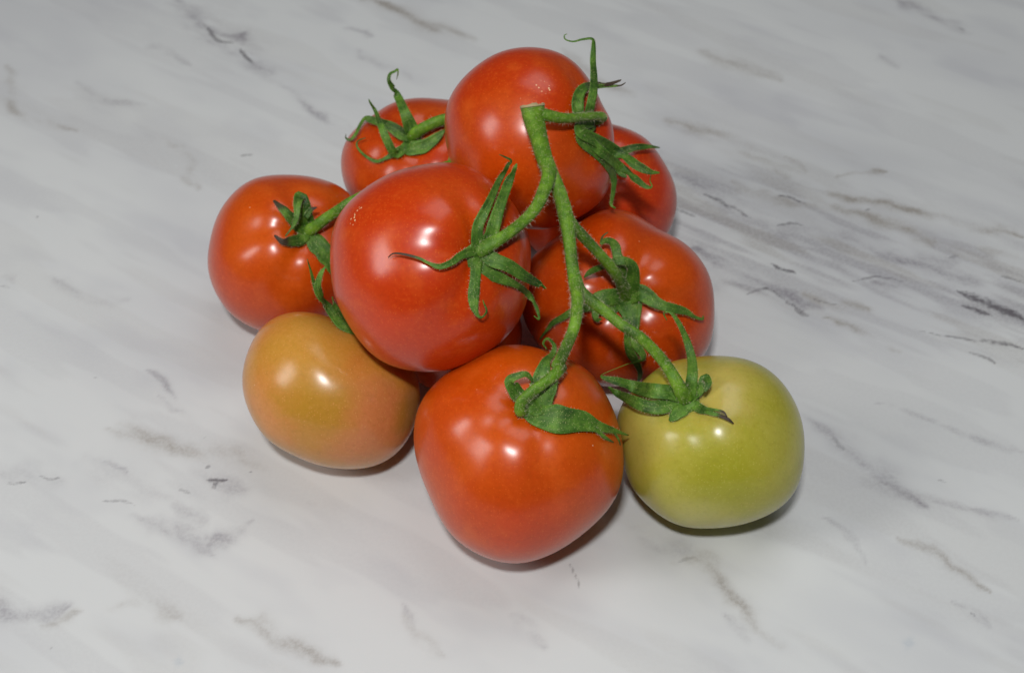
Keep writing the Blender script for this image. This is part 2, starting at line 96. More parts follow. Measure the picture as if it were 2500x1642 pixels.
 ('amber', 0.15, [(-48.0, -43.8, 42.9, 0.57, -0.11, 0.82, 3.0), (-52.1, -40.6, 46.4, 0.44, -0.04, 0.90, 3.5), (-59.7, -41.5, 52.1, 0.22, -0.07, 0.97, 3.8), (-64.3, -33.6, 52.6, 0.12, 0.06, 0.99, 2.8), (-65.2, -32.3, 57.2, 0.09, 0.03, 1.00, 0.7)]),
 ('back', 0.55, [(-39.6, 52.5, 61.1, -0.04, -0.51, 0.86, 4.9), (-40.3, 53.2, 65.2, -0.04, -0.48, 0.87, 5.5), (-42.7, 56.4, 71.1, -0.06, -0.44, 0.90, 4.0), (-46.2, 69.2, 68.0, -0.13, -0.26, 0.96, 3.3), (-48.2, 69.5, 72.4, -0.14, -0.28, 0.95, 2.4), (-49.4, 70.1, 75.5, -0.14, -0.28, 0.95, 1.5), (-48.8, 71.6, 77.6, -0.13, -0.27, 0.95, 1.3), (-46.8, 71.5, 79.0, -0.10, -0.27, 0.96, 1.1), (-45.7, 71.2, 80.2, -0.08, -0.28, 0.96, 0.8), (-45.5, 69.4, 79.3, -0.08, -0.30, 0.95, 0.6), (-46.1, 68.2, 77.5, -0.10, -0.31, 0.95, 0.3)]),
 ('back', 0.5, [(-40.2, 52.2, 60.9, -0.05, -0.51, 0.86, 4.9), (-43.5, 51.7, 62.9, -0.10, -0.51, 0.85, 5.2), (-47.7, 53.1, 65.3, -0.15, -0.49, 0.86, 4.4), (-52.2, 56.0, 65.0, -0.22, -0.45, 0.86, 3.4), (-57.0, 62.5, 61.5, -0.33, -0.37, 0.87, 2.8), (-60.1, 69.0, 56.8, -0.42, -0.27, 0.86, 2.2), (-61.9, 64.6, 57.0, -0.43, -0.34, 0.83, 1.8), (-63.1, 58.2, 57.8, -0.42, -0.44, 0.79, 1.5), (-65.5, 57.4, 55.4, -0.46, -0.46, 0.76, 1.1), (-68.2, 64.0, 50.7, -0.56, -0.37, 0.74, 0.8), (-68.2, 64.1, 52.5, -0.54, -0.37, 0.76, 0.5)]),
 ('back', 0.4, [(-41.3, 49.5, 59.8, -0.07, -0.56, 0.83, 3.9), (-45.7, 42.2, 60.7, -0.12, -0.64, 0.76, 3.5), (-48.8, 43.3, 66.4, -0.14, -0.60, 0.79, 3.3), (-51.6, 48.4, 69.8, -0.17, -0.53, 0.83, 2.6), (-54.9, 63.2, 64.9, -0.27, -0.36, 0.89, 1.5), (-57.0, 63.7, 69.6, -0.26, -0.36, 0.90, 0.8), (-57.5, 64.4, 70.7, -0.26, -0.35, 0.90, 0.3)]),
 ('back', 0.3, [(-42.1, 47.7, 59.8, -0.08, -0.58, 0.81, 3.2), (-46.9, 44.2, 59.6, -0.15, -0.62, 0.77, 2.6), (-50.2, 42.3, 58.6, -0.19, -0.64, 0.74, 1.4), (-54.3, 42.8, 56.6, -0.26, -0.65, 0.72, 1.3), (-59.2, 46.4, 56.9, -0.33, -0.60, 0.73, 1.0), (-62.3, 51.2, 57.3, -0.38, -0.54, 0.75, 0.8), (-61.7, 52.7, 58.9, -0.37, -0.51, 0.77, 0.6), (-58.4, 51.0, 61.9, -0.31, -0.52, 0.79, 0.3)]),
 ('back', 0.1, [(-40.5, 50.8, 60.3, -0.05, -0.53, 0.84, 4.9), (-41.1, 46.2, 60.4, -0.06, -0.60, 0.80, 5.2), (-37.6, 45.9, 60.7, 0.00, -0.60, 0.80, 5.5), (-33.2, 46.9, 62.2, 0.08, -0.58, 0.81, 5.1), (-28.4, 49.9, 64.8, 0.15, -0.53, 0.84, 2.3), (-26.4, 51.7, 65.7, 0.18, -0.50, 0.85, 0.6)]),
 ('behind', 0.15, [(39.9, 45.8, 56.0, 0.05, -0.47, 0.88, 3.6), (43.7, 45.1, 59.5, 0.10, -0.48, 0.87, 3.5), (47.8, 45.3, 61.2, 0.17, -0.47, 0.87, 2.9), (53.2, 47.8, 59.9, 0.26, -0.44, 0.86, 2.1), (59.9, 55.1, 53.2, 0.43, -0.34, 0.84, 0.5)]),
 ('behind', 0.3, [(39.6, 45.2, 55.6, 0.04, -0.49, 0.87, 4.2), (41.2, 41.9, 55.1, 0.07, -0.55, 0.84, 4.8), (43.6, 37.9, 54.8, 0.11, -0.61, 0.79, 3.5), (45.4, 36.1, 54.1, 0.14, -0.63, 0.76, 0.6)]),
]
# stems: (x, y, z, radius) in mm
STEMS = {
 'main': [(6.9, 2.5, 117.0, 4.18), (7.5, -0.4, 113.7, 3.76), (9.2, -4.1, 108.2, 3.21), (10.9, -7.5, 103.2, 3.01), (12.4, -9.8, 99.7, 2.81), (15.0, -16.3, 98.1, 2.51), (16.9, -22.1, 96.5, 2.43), (18.4, -29.5, 94.5, 2.62), (19.3, -35.9, 92.4, 2.33), (20.2, -45.7, 89.1, 2.11), (21.2, -53.3, 86.6, 2.36), (21.7, -62.5, 88.1, 2.13), (20.4, -75.9, 90.4, 1.88), (17.9, -77.9, 82.0, 1.84), (14.8, -79.9, 73.6, 1.99)],
 'ped_big': [(11.8, -8.8, 102.1, 2.52), (13.0, -15.0, 101.9, 2.50), (11.2, -24.0, 101.8, 2.34), (7.9, -33.8, 102.1, 2.10), (2.6, -43.0, 103.4, 2.00), (-3.1, -51.3, 105.6, 2.10), (-7.8, -53.6, 104.0, 2.43), (-10.8, -53.9, 101.8, 2.63)],
 'ped_top': [(9.0, 1.0, 114.6, 2.37), (12.5, 1.1, 113.8, 2.23), (18.1, 2.8, 111.2, 1.83), (25.2, 9.6, 106.1, 1.50), (30.3, 14.5, 102.7, 1.44), (33.1, 18.4, 99.0, 1.68), (31.8, 19.2, 97.0, 1.61), (30.3, 19.3, 96.1, 1.47)],
 'ped_right': [(18.0, -28.8, 96.5, 2.06), (20.9, -29.5, 90.6, 2.08), (24.2, -29.6, 85.9, 1.96), (30.4, -29.8, 77.3, 1.84), (35.2, -30.2, 70.4, 1.93), (39.0, -29.0, 62.4, 2.10), (40.9, -27.9, 56.2, 2.49), (41.7, -26.6, 51.7, 2.65)],
 'ped_green': [(21.3, -52.2, 87.6, 2.16), (23.2, -55.8, 84.8, 2.02), (27.5, -58.9, 82.5, 2.02), (32.2, -61.9, 80.3, 1.89), (37.3, -65.3, 77.9, 1.82), (42.7, -68.2, 75.8, 1.82), (47.9, -69.8, 70.6, 1.89), (52.1, -71.6, 65.6, 1.97), (54.5, -76.8, 65.2, 2.16), (56.8, -79.1, 61.6, 2.57), (59.2, -79.6, 56.7, 2.86)],
 'ped_front': [(16.3, -79.7, 73.5, 2.06), (14.1, -84.8, 75.7, 1.91), (10.1, -88.7, 75.5, 1.76), (5.9, -91.7, 74.5, 1.76), (2.9, -93.6, 71.7, 1.89), (2.7, -94.5, 68.4, 1.84), (4.6, -92.0, 65.1, 1.59)],
 'ped_left': [(-77.4, 6.2, 54.0, 2.60), (-75.4, 5.2, 56.3, 2.29), (-71.1, 6.3, 59.5, 2.05), (-65.8, 12.1, 59.3, 1.99), (-60.3, 15.5, 61.0, 1.92), (-44.0, 32.4, 56.1, 2.05), (-24.1, 41.2, 55.9, 2.39)],
 'ped_back': [(-39.6, 52.5, 61.1, 2.56), (-38.1, 51.7, 64.0, 2.47), (-33.5, 51.7, 67.5, 2.22), (-29.0, 53.2, 68.7, 2.22), (-24.7, 55.1, 68.0, 2.15), (-21.7, 51.8, 65.6, 2.07), (-21.5, 44.9, 62.6, 2.06), (-24.1, 41.2, 55.9, 2.23)],
}
# printed marble veins of the table top: kind, width mm, strength, course in mm
VEINS = [
 ('g', 8.6, 0.45, [(-174, 234), (-163, 223), (-152, 207), (-142, 199), (-135, 189), (-129, 182), (-116, 172)]),
 ('d', 2.0, 0.70, [(-156, 214), (-147, 201), (-139, 198)]),
 ('d', 1.9, 0.80, [(-135, 193), (-132, 184), (-127, 180)]),
 ('g', 3.5, 0.45, [(-146, 208), (-136, 203), (-133, 194)]),
 ('g', 2.9, 0.40, [(-110, 160), (-101, 152), (-90, 140), (-77, 128)]),
 ('g', 2.9, 0.20, [(-127, 175), (-110, 160)]),
 ('t', 2.9, 0.40, [(-251, 175), (-243, 160), (-235, 143), (-227, 139), (-217, 134), (-206, 128)]),
 ('t', 1.8, 0.35, [(-235, 142), (-229, 136), (-224, 129)]),
 ('t', 2.8, 0.30, [(-163, 125), (-154, 120), (-146, 109), (-143, 98), (-139, 89)]),
 ('t', 4.8, 0.50, [(-76, 234), (-60, 227), (-46, 214), (-30, 207), (-19, 199)]),
 ('g', 2.6, 0.30, [(-85, 208), (-71, 203)]),
 ('g', 3.0, 0.30, [(-79, 191), (-66, 180), (-48, 168)]),
 ('d', 1.2, 0.50, [(-125, 112), (-119, 113)]),
 ('d', 1.1, 0.80, [(-210, 71), (-209, 72)]),
 ('g', 4.4, 0.45, [(198, 234), (212, 223), (221, 214), (231, 208)]),
 ('g', 2.6, 0.30, [(184, 189), (193, 178)]),
 ('d', 1.5, 0.40, [(226, 212), (230, 209)]),
 ('t', 5.1, 0.35, [(96, 192), (112, 180), (128, 166)]),
 ('t', 3.8, 0.30, [(24, 191), (50, 161), (60, 156)]),
 ('t', 5.2, 0.45, [(75, 140), (93, 128), (106, 117), (120, 106), (135, 100)]),
 ('t', 1.6, 0.50, [(127, 111), (132, 105), (135, 101)]),
 ('t', 1.6, 0.55, [(147, 100), (157, 102), (174, 99)]),
 ('t', 2.7, 0.55, [(117, 109), (128, 95), (146, 83), (164, 78), (183, 73), (201, 68), (223, 60)]),
 ('d', 1.3, 0.75, [(119, 85), (127, 83), (132, 79)]),
 ('t', 3.0, 0.50, [(99, 92), (127, 80), (150, 72), (171, 64), (189, 56), (206, 50), (220, 47)]),
 ('d', 1.7, 0.75, [(87, 86), (94, 82), (101, 76), (106, 71)]),
 ('g', 10.3, 0.42, [(74, 101), (97, 78), (115, 61), (133, 56), (151, 53), (168, 48), (186, 42)]),
 ('d', 1.5, 0.60, [(73, 75), (82, 70)]),
 ('d', 1.3, 0.65, [(117, 66), (123, 67), (128, 64)]),
 ('g', 5.2, 0.50, [(124, 58), (141, 50), (159, 49), (177, 42), (195, 32), (215, 28)]),
 ('g', 5.5, 0.50, [(76, 50), (94, 40), (107, 30), (119, 22), (131, 17)]),
 ('d', 1.7, 0.85, [(111, 42), (114, 39), (121, 37)]),
 ('d', 1.4, 0.80, [(99, 22), (108, 26), (113, 22), (116, 18), (123, 14)]),
 ('d', 1.8, 0.50, [(118, 16), (124, 11)]),
 ('g', 3.6, 0.40, [(75, 32), (92, 27), (108, 19)]),
 ('t', 3.2, 0.60, [(123, 25), (136, 20), (148, 17)]),
 ('d', 1.1, 0.50, [(126, 22), (138, 18)]),
 ('d', 1.1, 0.60, [(144, 32), (155, 35), (165, 30)]),
 ('g', 3.2, 0.55, [(153, 33), (165, 28), (176, 22), (188, 16)]),
 ('d', 4.3, 0.95, [(186, 25), (192, 22), (199, 17), (205, 13), (211, 8)]),
 ('d', 2.1, 0.85, [(186, 17), (191, 15), (197, 11)]),
 ('g', 8.9, 0.40, [(173, 25), (190, 18), (210, 5)]),
 ('d', 1.2, 0.60, [(166, 4), (177, 0), (191, -3), (202, -6)]),
 ('d', 1.6, 0.75, [(190, -2), (201, -5), (207, -7)]),
 ('d', 1.6, 0.60, [(184, -8), (190, -11), (194, -14)]),
 ('t', 1.6, 0.40, [(131, 10), (139, 5), (150, -4), (158, -9)]),
 ('d', 1.5, 0.40, [(187, 46), (191, 47)]),
 ('d', 1.0, 0.60, [(156, 74), (159, 75)]),
 ('d', 1.5, 0.50, [(206, 35), (216, 31)]),
 ('g', 2.5, 0.40, [(184, 33), (201, 28), (215, 26)]),
 ('g', 4.9, 0.42, [(110, -40), (118, -47), (125, -55), (131, -65), (143, -73), (153, -82)]),
 ('d', 2.0, 0.35, [(122, -50), (126, -57)]),
 ('g', 2.3, 0.30, [(143, -38), (160, -44), (175, -51), (194, -59)]),
 ('g', 1.9, 0.35, [(140, -70), (153, -77), (168, -83), (187, -90)]),
 ('g', 1.9, 0.35, [(113, -89), (123, -100), (126, -108)]),
 ('t', 2.1, 0.50, [(139, -96), (149, -102), (155, -111), (162, -117), (167, -123)]),
 ('t', 2.7, 0.40, [(58, -107), (69, -109), (77, -118), (82, -128), (86, -137), (92, -143)]),
 ('g', 4.0, 0.25, [(45, -92), (54, -100), (63, -105)]),
 ('d', 1.1, 0.25, [(60, -108), (65, -107)]),
 ('d', 0.9, 0.50, [(158, -130), (160, -131)]),
 ('g', 2.4, 0.30, [(152, -128), (158, -132), (163, -136)]),
 ('b', 2.1, 0.35, [(135, -141), (137, -142)]),
 ('d', 0.9, 0.50, [(20, -109), (24, -115), (25, -120)]),
 ('d', 1.0, 0.40, [(159, -71), (162, -72)]),
 ('d', 1.4, 0.85, [(-115, -71), (-111, -72), (-107, -72)]),
 ('d', 1.4, 0.60, [(-111, -73), (-111, -76)]),
 ('d', 1.3, 0.50, [(-115, -66), (-113, -65)]),
 ('d', 1.1, 0.70, [(-99, -67), (-98, -67)]),
 ('d', 1.3, 0.35, [(-123, -76), (-118, -78)]),
 ('g', 9.6, 0.20, [(-127, -73), (-101, -75)]),
 ('d', 1.1, 0.70, [(-188, -73), (-182, -73)]),
 ('d', 1.1, 0.45, [(-178, -69), (-173, -70), (-167, -70)]),
 ('g', 6.5, 0.20, [(-189, -69), (-166, -71)]),
 ('g', 1.9, 0.30, [(-153, -63), (-142, -68)]),
 ('d', 1.3, 0.40, [(-150, -81), (-143, -81), (-138, -83)]),
 ('g', 3.4, 0.35, [(-136, -87), (-124, -93), (-112, -100), (-108, -103)]),
 ('g', 4.1, 0.35, [(-110, -101), (-103, -94), (-98, -90)]),
 ('g', 4.7, 0.20, [(-124, -82), (-113, -90)]),
 ('g', 6.4, 0.15, [(-161, -61), (-140, -73), (-126, -79)]),
 ('t', 3.9, 0.33, [(-156, -46), (-142, -49), (-130, -55), (-116, -58), (-105, -58), (-95, -64)]),
 ('g', 1.7, 0.45, [(-148, -17), (-140, -23), (-134, -30)]),
 ('g', 1.7, 0.35, [(-141, -29), (-132, -38)]),
 ('d', 1.0, 0.60, [(-166, -23), (-164, -23)]),
 ('d', 0.8, 0.50, [(-120, -51), (-118, -51)]),
 ('g', 5.1, 0.30, [(-180, -122), (-171, -127), (-163, -128), (-154, -126)]),
 ('t', 2.1, 0.28, [(-161, -132), (-153, -131), (-147, -128)]),
 ('t', 4.5, 0.33, [(-138, -128), (-127, -129), (-116, -130)]),
 ('t', 2.7, 0.45, [(-96, -129), (-88, -132), (-80, -138), (-72, -142), (-62, -150)]),
 ('t', 2.4, 0.25, [(-39, -132), (-31, -140), (-22, -144)]),
 ('d', 1.1, 0.50, [(-216, 29), (-211, 28)]),
 ('g', 2.2, 0.30, [(-217, 35), (-211, 30)]),
 ('b', 1.5, 0.30, [(-114, -148), (-112, -148)]),
 ('d', 0.9, 0.40, [(-157, -142), (-156, -142)]),
 ('g', 2.1, 0.20, [(-39, -128), (-34, -134)]),
 ('g', 2.4, 0.20, [(1, -132), (13, -142)]),
 ('g', 1.8, 0.25, [(76, -130), (84, -142)]),
 ('g', 2.5, 0.25, [(-78, -81), (-65, -87)]),
 ('g', 3.3, 0.20, [(-195, 35), (-175, 22), (-160, 20)]),
 ('g', 2.9, 0.22, [(-211, 166), (-191, 150), (-176, 147)]),
 ('g', 3.4, 0.20, [(-191, 194), (-174, 192), (-159, 180)]),
]
rng = np.random.default_rng(7)
random.seed(7)
MM = .001

def radius_at(coef, ph):
    """outline radius of a fruit at angle ph: Fourier series (a0, a1, b1, a2, b2 ...)"""
    r = np.full_like(ph, coef[0])
    for k in range(1, (len(coef) + 1) // 2):
        r += coef[2*k-1] * np.cos(k*ph) + coef[2*k] * np.sin(k*ph)
    return r

def fruit_points(t, n_ring, n_seg):
    """points of one fruit round its stem axis, in metres from its centre (stem pole first, blossom pole last)"""
    ax = np.array(t['axis']); E = np.array(t['frame'])
    ref = np.array([0, 0, 1.0]) if abs(ax[2]) < .8 else np.array([0, 1.0, 0])
    b1 = np.cross(ax, ref); b1 /= np.linalg.norm(b1); b2 = np.cross(ax, b1)
    al = np.linspace(0, 1, n_ring + 1) ** 1.15 * np.pi
    ps = np.arange(n_seg) * 2 * np.pi / n_seg
    A, S = np.meshgrid(al, ps, indexing='ij')
    d = (np.cos(A)[..., None] * ax + (np.sin(A) * np.cos(S))[..., None] * b1 + (np.sin(A) * np.sin(S))[..., None] * b2)
    loc = d @ E.T
    ph = np.arctan2(loc[..., 1], loc[..., 0])
    R = radius_at(t['outline'], ph)
    P = (loc[..., 0] * R)[..., None] * E[0] + (loc[..., 1] * R)[..., None] * E[1] + (loc[..., 2] * t['depth'])[..., None] * E[2]
    m = t['outline'][0]
    dip, sig = t['dimple']
    disp = -dip * np.exp(-(A / sig) ** 2)
    for n, amp, phase, spread in t['ribs']:
        g = (A / spread) ** 1.5 * np.exp(1.5 * (1 - A / spread))
        g = g * np.clip((np.pi - A) / .6, 0, 1)
        c = np.cos(n * S + phase)
        disp += amp * g * (1 - 1.6 * np.abs(np.sin((n * S + phase) / 2 )) ** 3.5)
    return P + d * (disp * m)[..., None]

# ---------------------------------------------------------------- helpers
def mesh_obj(name, verts, faces, mat, parent=None, smooth=True, attrs=None):
    me = bpy.data.meshes.new(name)
    me.from_pydata([tuple(v) for v in verts], [], faces)
    if smooth: me.polygons.foreach_set('use_smooth', [True] * len(me.polygons))
    for k, vals in (attrs or {}).items():
        a = me.attributes.new(k, 'FLOAT', 'POINT'); a.data.foreach_set('value', np.asarray(vals, dtype=np.float32))
    me.materials.append(mat); me.update()
    o = bpy.data.objects.new(name, me); COL.objects.link(o)
    if parent: o.parent = parent
    return o

def thing(name, label, cat, loc, group=None):
    o = bpy.data.objects.new(name, None); o.empty_display_size = .01; COL.objects.link(o)
    o.location = loc; o['label'] = label; o['category'] = cat
    if group: o['group'] = group
    return o

class NT:
    """small helper to write node trees"""
    def __init__(s, name):
        s.mat = bpy.data.materials.new(name); s.mat.use_nodes = True; s.t = s.mat.node_tree
        s.b = s.t.nodes['Principled BSDF']
    def n(s, typ, ins=None, **props):
        x = s.t.nodes.new(typ)
        for k, v in props.items(): setattr(x, k, v)
        for k, v in (ins or {}).items(): s.set(x.inputs[k], v)
        return x
    def set(s, sock, v):
        if isinstance(v, bpy.types.NodeSocket): s.t.links.new(v, sock)
        else: sock.default_value = v
    def math(s, op, a, b=0.0, c=0.0, clamp=False):
        x = s.t.nodes.new('ShaderNodeMath'); x.operation = op; x.use_clamp = clamp
        for i, v in enumerate((a, b, c)): s.set(x.inputs[i], v)
        return x.outputs[0]
    def mix(s, f, a, b, mode='MIX'):
        x = s.t.nodes.new('ShaderNodeMix'); x.data_type = 'RGBA'; x.blend_type = mode
        s.set(x.inputs[0], f); s.set(x.inputs[6], a); s.set(x.inputs[7], b); return x.outputs[2]
    def noise(s, vec, scale, detail=2.0, rough=.5):
        return s.n('ShaderNodeTexNoise', {'Vector': vec, 'Scale': scale, 'Detail': detail, 'Roughness': rough}).outputs[0]
    def ramp(s, v, lo, hi, a=0.0, b=1.0):
        return s.n('ShaderNodeMapRange', {0: v, 1: lo, 2: hi, 3: a, 4: b}, interpolation_type='SMOOTHSTEP').outputs[0]
    def coord(s, which='Object'): return s.n('ShaderNodeTexCoord').outputs[which]
    def attr(s, name): return s.n('ShaderNodeAttribute', attribute_name=name).outputs['Fac']
    def offset(s, vec, v): return s.n('ShaderNodeVectorMath', {0: vec, 1: v}, operation='ADD').outputs[0]
    def bump(s, h, strength, dist, normal=None):
        ins = {'Height': h, 'Strength': strength, 'Distance': dist}
        if normal: ins['Normal'] = normal
        return s.n('ShaderNodeBump', ins).outputs[0]
rgb = lambda r, g, b: (r, g, b, 1)

# ---------------------------------------------------------------- materials
def skin(name, main, second, pale, seed, scar=None, rough=.27, patches=()):
    m = NT(name); co = m.offset(m.coord(), (seed * .31, seed * .17, seed * .23))
    big = m.ramp(m.noise(co, 28, 2), .36, .66)
    mid = m.noise(co, 95, 3)
    c = m.mix(big, main, second)
    c = m.mix(m.ramp(mid, .5, .75, 0, .35), c, pale)
    for cen, rad, colr, amt in patches:      # uneven ripening
        dist = m.n('ShaderNodeVectorMath', {0: m.coord(), 1: cen}, operation='DISTANCE').outputs['Value']
        dist = m.math('ADD', dist, m.math('MULTIPLY', m.math('SUBTRACT', m.noise(co, 75, 4, .6), .5), rad * 1.1))
        c = m.mix(m.ramp(dist, rad * .25, rad * 1.1, amt, 0), c, colr)
    g = m.noise(co, 620, 2, .7)
    c = m.mix(m.ramp(g, .30, .50, .16, 0), c, tuple(x * .55 for x in main[:3]) + (1,))
    c = m.mix(m.ramp(g, .52, .72, 0, .22), c, pale)
    # pale pin-prick lenticels all over the skin
    vo = m.n('ShaderNodeTexVoronoi', {'Vector': co, 'Scale': 1050.0})
    keep = m.math('GREATER_THAN', m.n('ShaderNodeSeparateColor', {0: vo.outputs['Color']}).outputs[0], .62)
    dots = m.math('MULTIPLY', m.ramp(vo.outputs['Distance'], .12, .34, .55, 0), keep)
    c = m.mix(dots, c, pale)
    # a few bright grains of dust
    v2 = m.n('ShaderNodeTexVoronoi', {'Vector': co, 'Scale': 330.0})
    k2 = m.math('GREATER_THAN', m.n('ShaderNodeSeparateColor', {0: v2.outputs['Color']}).outputs[1], .982)
    c = m.mix(m.math('MULTIPLY', m.ramp(v2.outputs['Distance'], .06, .11, .6, 0), k2), c, rgb(.85, .62, .36))
    if scar:       # corky netting scars: (centre in metres from the fruit centre, radius)
        for cen, rad, ring in scar:
            dist = m.n('ShaderNodeVectorMath', {0: m.coord(), 1: cen}, operation='DISTANCE').outputs['Value']
            dist = m.math('ADD', dist, m.math('MULTIPLY', m.math('SUBTRACT', m.noise(co, 260, 2), .5), rad * .7))
            edge = m.math('ABSOLUTE', m.math('SUBTRACT', dist, rad * .75)) if ring else dist
            lim = m.ramp(edge, rad * .16, rad * .34, 1, 0) if ring else m.ramp(dist, rad * .45, rad, 1, 0)
            v3 = m.n('ShaderNodeTexVoronoi', {'Vector': m.coord(), 'Scale': 1000.0})
            k3 = m.math('GREATER_THAN', m.n('ShaderNodeSeparateColor', {0: v3.outputs['Color']}).outputs[2], .45)
            d3 = m.math('MULTIPLY', m.math('MULTIPLY', m.ramp(v3.outputs['Distance'], .2, .42, 1, 0), lim), k3)
            c = m.mix(d3, c, rgb(.86, .62, .32))
    b = m.b
    m.set(b.inputs['Base Color'], c)
    m.set(b.inputs['Roughness'], m.math('ADD', rough, m.math('MULTIPLY', m.math('SUBTRACT', mid, .5), .10)))
    b.inputs['Subsurface Weight'].default_value = .18
    b.inputs['Subsurface Radius'].default_value = (1, .32, .12); b.inputs['Subsurface Scale'].default_value = .003
    b.inputs['Specular IOR Level'].default_value = .06
    b.inputs['Coat Weight'].default_value = .85; b.inputs['Coat Roughness'].default_value = .25
    h = m.math('ADD', m.math('MULTIPLY', m.noise(co, 2600, 1), .5), m.math('MULTIPLY', m.noise(co, 700, 2), .5))
    n1 = m.bump(h, .22, .0004)
    m.set(b.inputs['Normal'], m.bump(m.noise(co, 60, 1), .25, .002, n1))
    return m.mat

def leaf(name, base, light, dark, brown):
    m = NT(name); co = m.coord()
    dry = m.attr('dry'); mid = m.attr('across')
    n = m.noise(co, 240, 3, .6)
    c = m.mix(m.ramp(n, .35, .7), base, light)
    c = m.mix(m.ramp(m.noise(co, 90, 2), .5, .72, 0, .75), c, dark)
    c = m.mix(m.ramp(mid, 0, .22, .35, 0), c, light)          # midrib
    c = m.mix(m.ramp(mid, .80, 1.0, 0, .45), c, light) if name == 'sepal_green' else c      # paler margins
    vo = m.n('ShaderNodeTexVoronoi', {'Vector': co, 'Scale': 2300.0})
    keep = m.math('GREATER_THAN', m.n('ShaderNodeSeparateColor', {0: vo.outputs['Color']}).outputs[0], .70)
    c = m.mix(m.math('MULTIPLY', m.ramp(vo.outputs['Distance'], .15, .4, .8, 0), keep), c, rgb(.46, .46, .18))
    d2 = m.math('ADD', dry, m.math('MULTIPLY', m.math('SUBTRACT', m.noise(co, 350, 2), .5), .5))
    c = m.mix(m.ramp(d2, .35, .75), c, brown)
    m.set(m.b.inputs['Base Color'], c)
    m.b.inputs['Roughness'].default_value = .55
    m.b.inputs['Specular IOR Level'].default_value = .35
    m.b.inputs['Subsurface Weight'].default_value = .12; m.b.inputs['Subsurface Radius'].default_value = (.4, 1, .2); m.b.inputs['Subsurface Scale'].default_value = .001
    m.set(m.b.inputs['Normal'], m.bump(m.noise(co, 900, 3, .6), .55, .0006))
    return m.mat

def plain(name, c, rough=.6):
    m = NT(name); co = m.coord()
    n = m.noise(co, 500, 2)
    m.set(m.b.inputs['Base Color'], m.mix(n, c, tuple(x * .6 for x in c[:3]) + (1,)))
    m.b.inputs['Roughness'].default_value = rough
    return m.mat

RED, ORANGE, PALE = rgb(.50, .035, .001), rgb(.54, .059, .0015), rgb(.70, .12, .012)
RED2, ORANGE2 = rgb(.52, .051, .0015), rgb(.56, .076, .002)
M_SEPAL = leaf('sepal_green', rgb(.048, .13, .012), rgb(.12, .25, .026), rgb(.010, .036, .005), rgb(.050, .032, .018))
M_STEM = leaf('stem_green', rgb(.088, .21, .011), rgb(.18, .35, .022), rgb(.032, .08, .011), rgb(.16, .13, .06))
M_HAIR = plain('hair_pale', rgb(.80, .72, .50))
M_CUT = plain('cut_stem', rgb(.50, .40, .20))

# ---------------------------------------------------------------- the table top
BAND = (.119, .098, .127)     # course of the broad streaked band in the print
def lattice(seed, n=97):
    return np.random.default_rng(seed).random((n, n))
def vnoise(x, y, L):
    n = L.shape[0]; xi = np.floor(x).astype(int); yi = np.floor(y).astype(int); fx = x - xi; fy = y - yi
    fx = fx * fx * fx * (fx * (fx * 6 - 15) + 10); fy = fy * fy * fy * (fy * (fy * 6 - 15) + 10)
    a = L[xi % n, yi % n]; b = L[(xi + 1) % n, yi % n]; c = L[xi % n, (yi + 1) % n]; d = L[(xi + 1) % n, (yi + 1) % n]
    return (a * (1 - fx) + b * fx) * (1 - fy) + (c * (1 - fx) + d * fx) * fy
def fbm(x, y, seed, octv=4, gain=.5):
    s = 0; w = 1; tot = 0
    for k in range(octv):
        s = s + w * vnoise(x * 2 ** k + 13.7 * k, y * 2 ** k + 7.3 * k, lattice(seed + k)); tot += w; w *= gain
    return s / tot

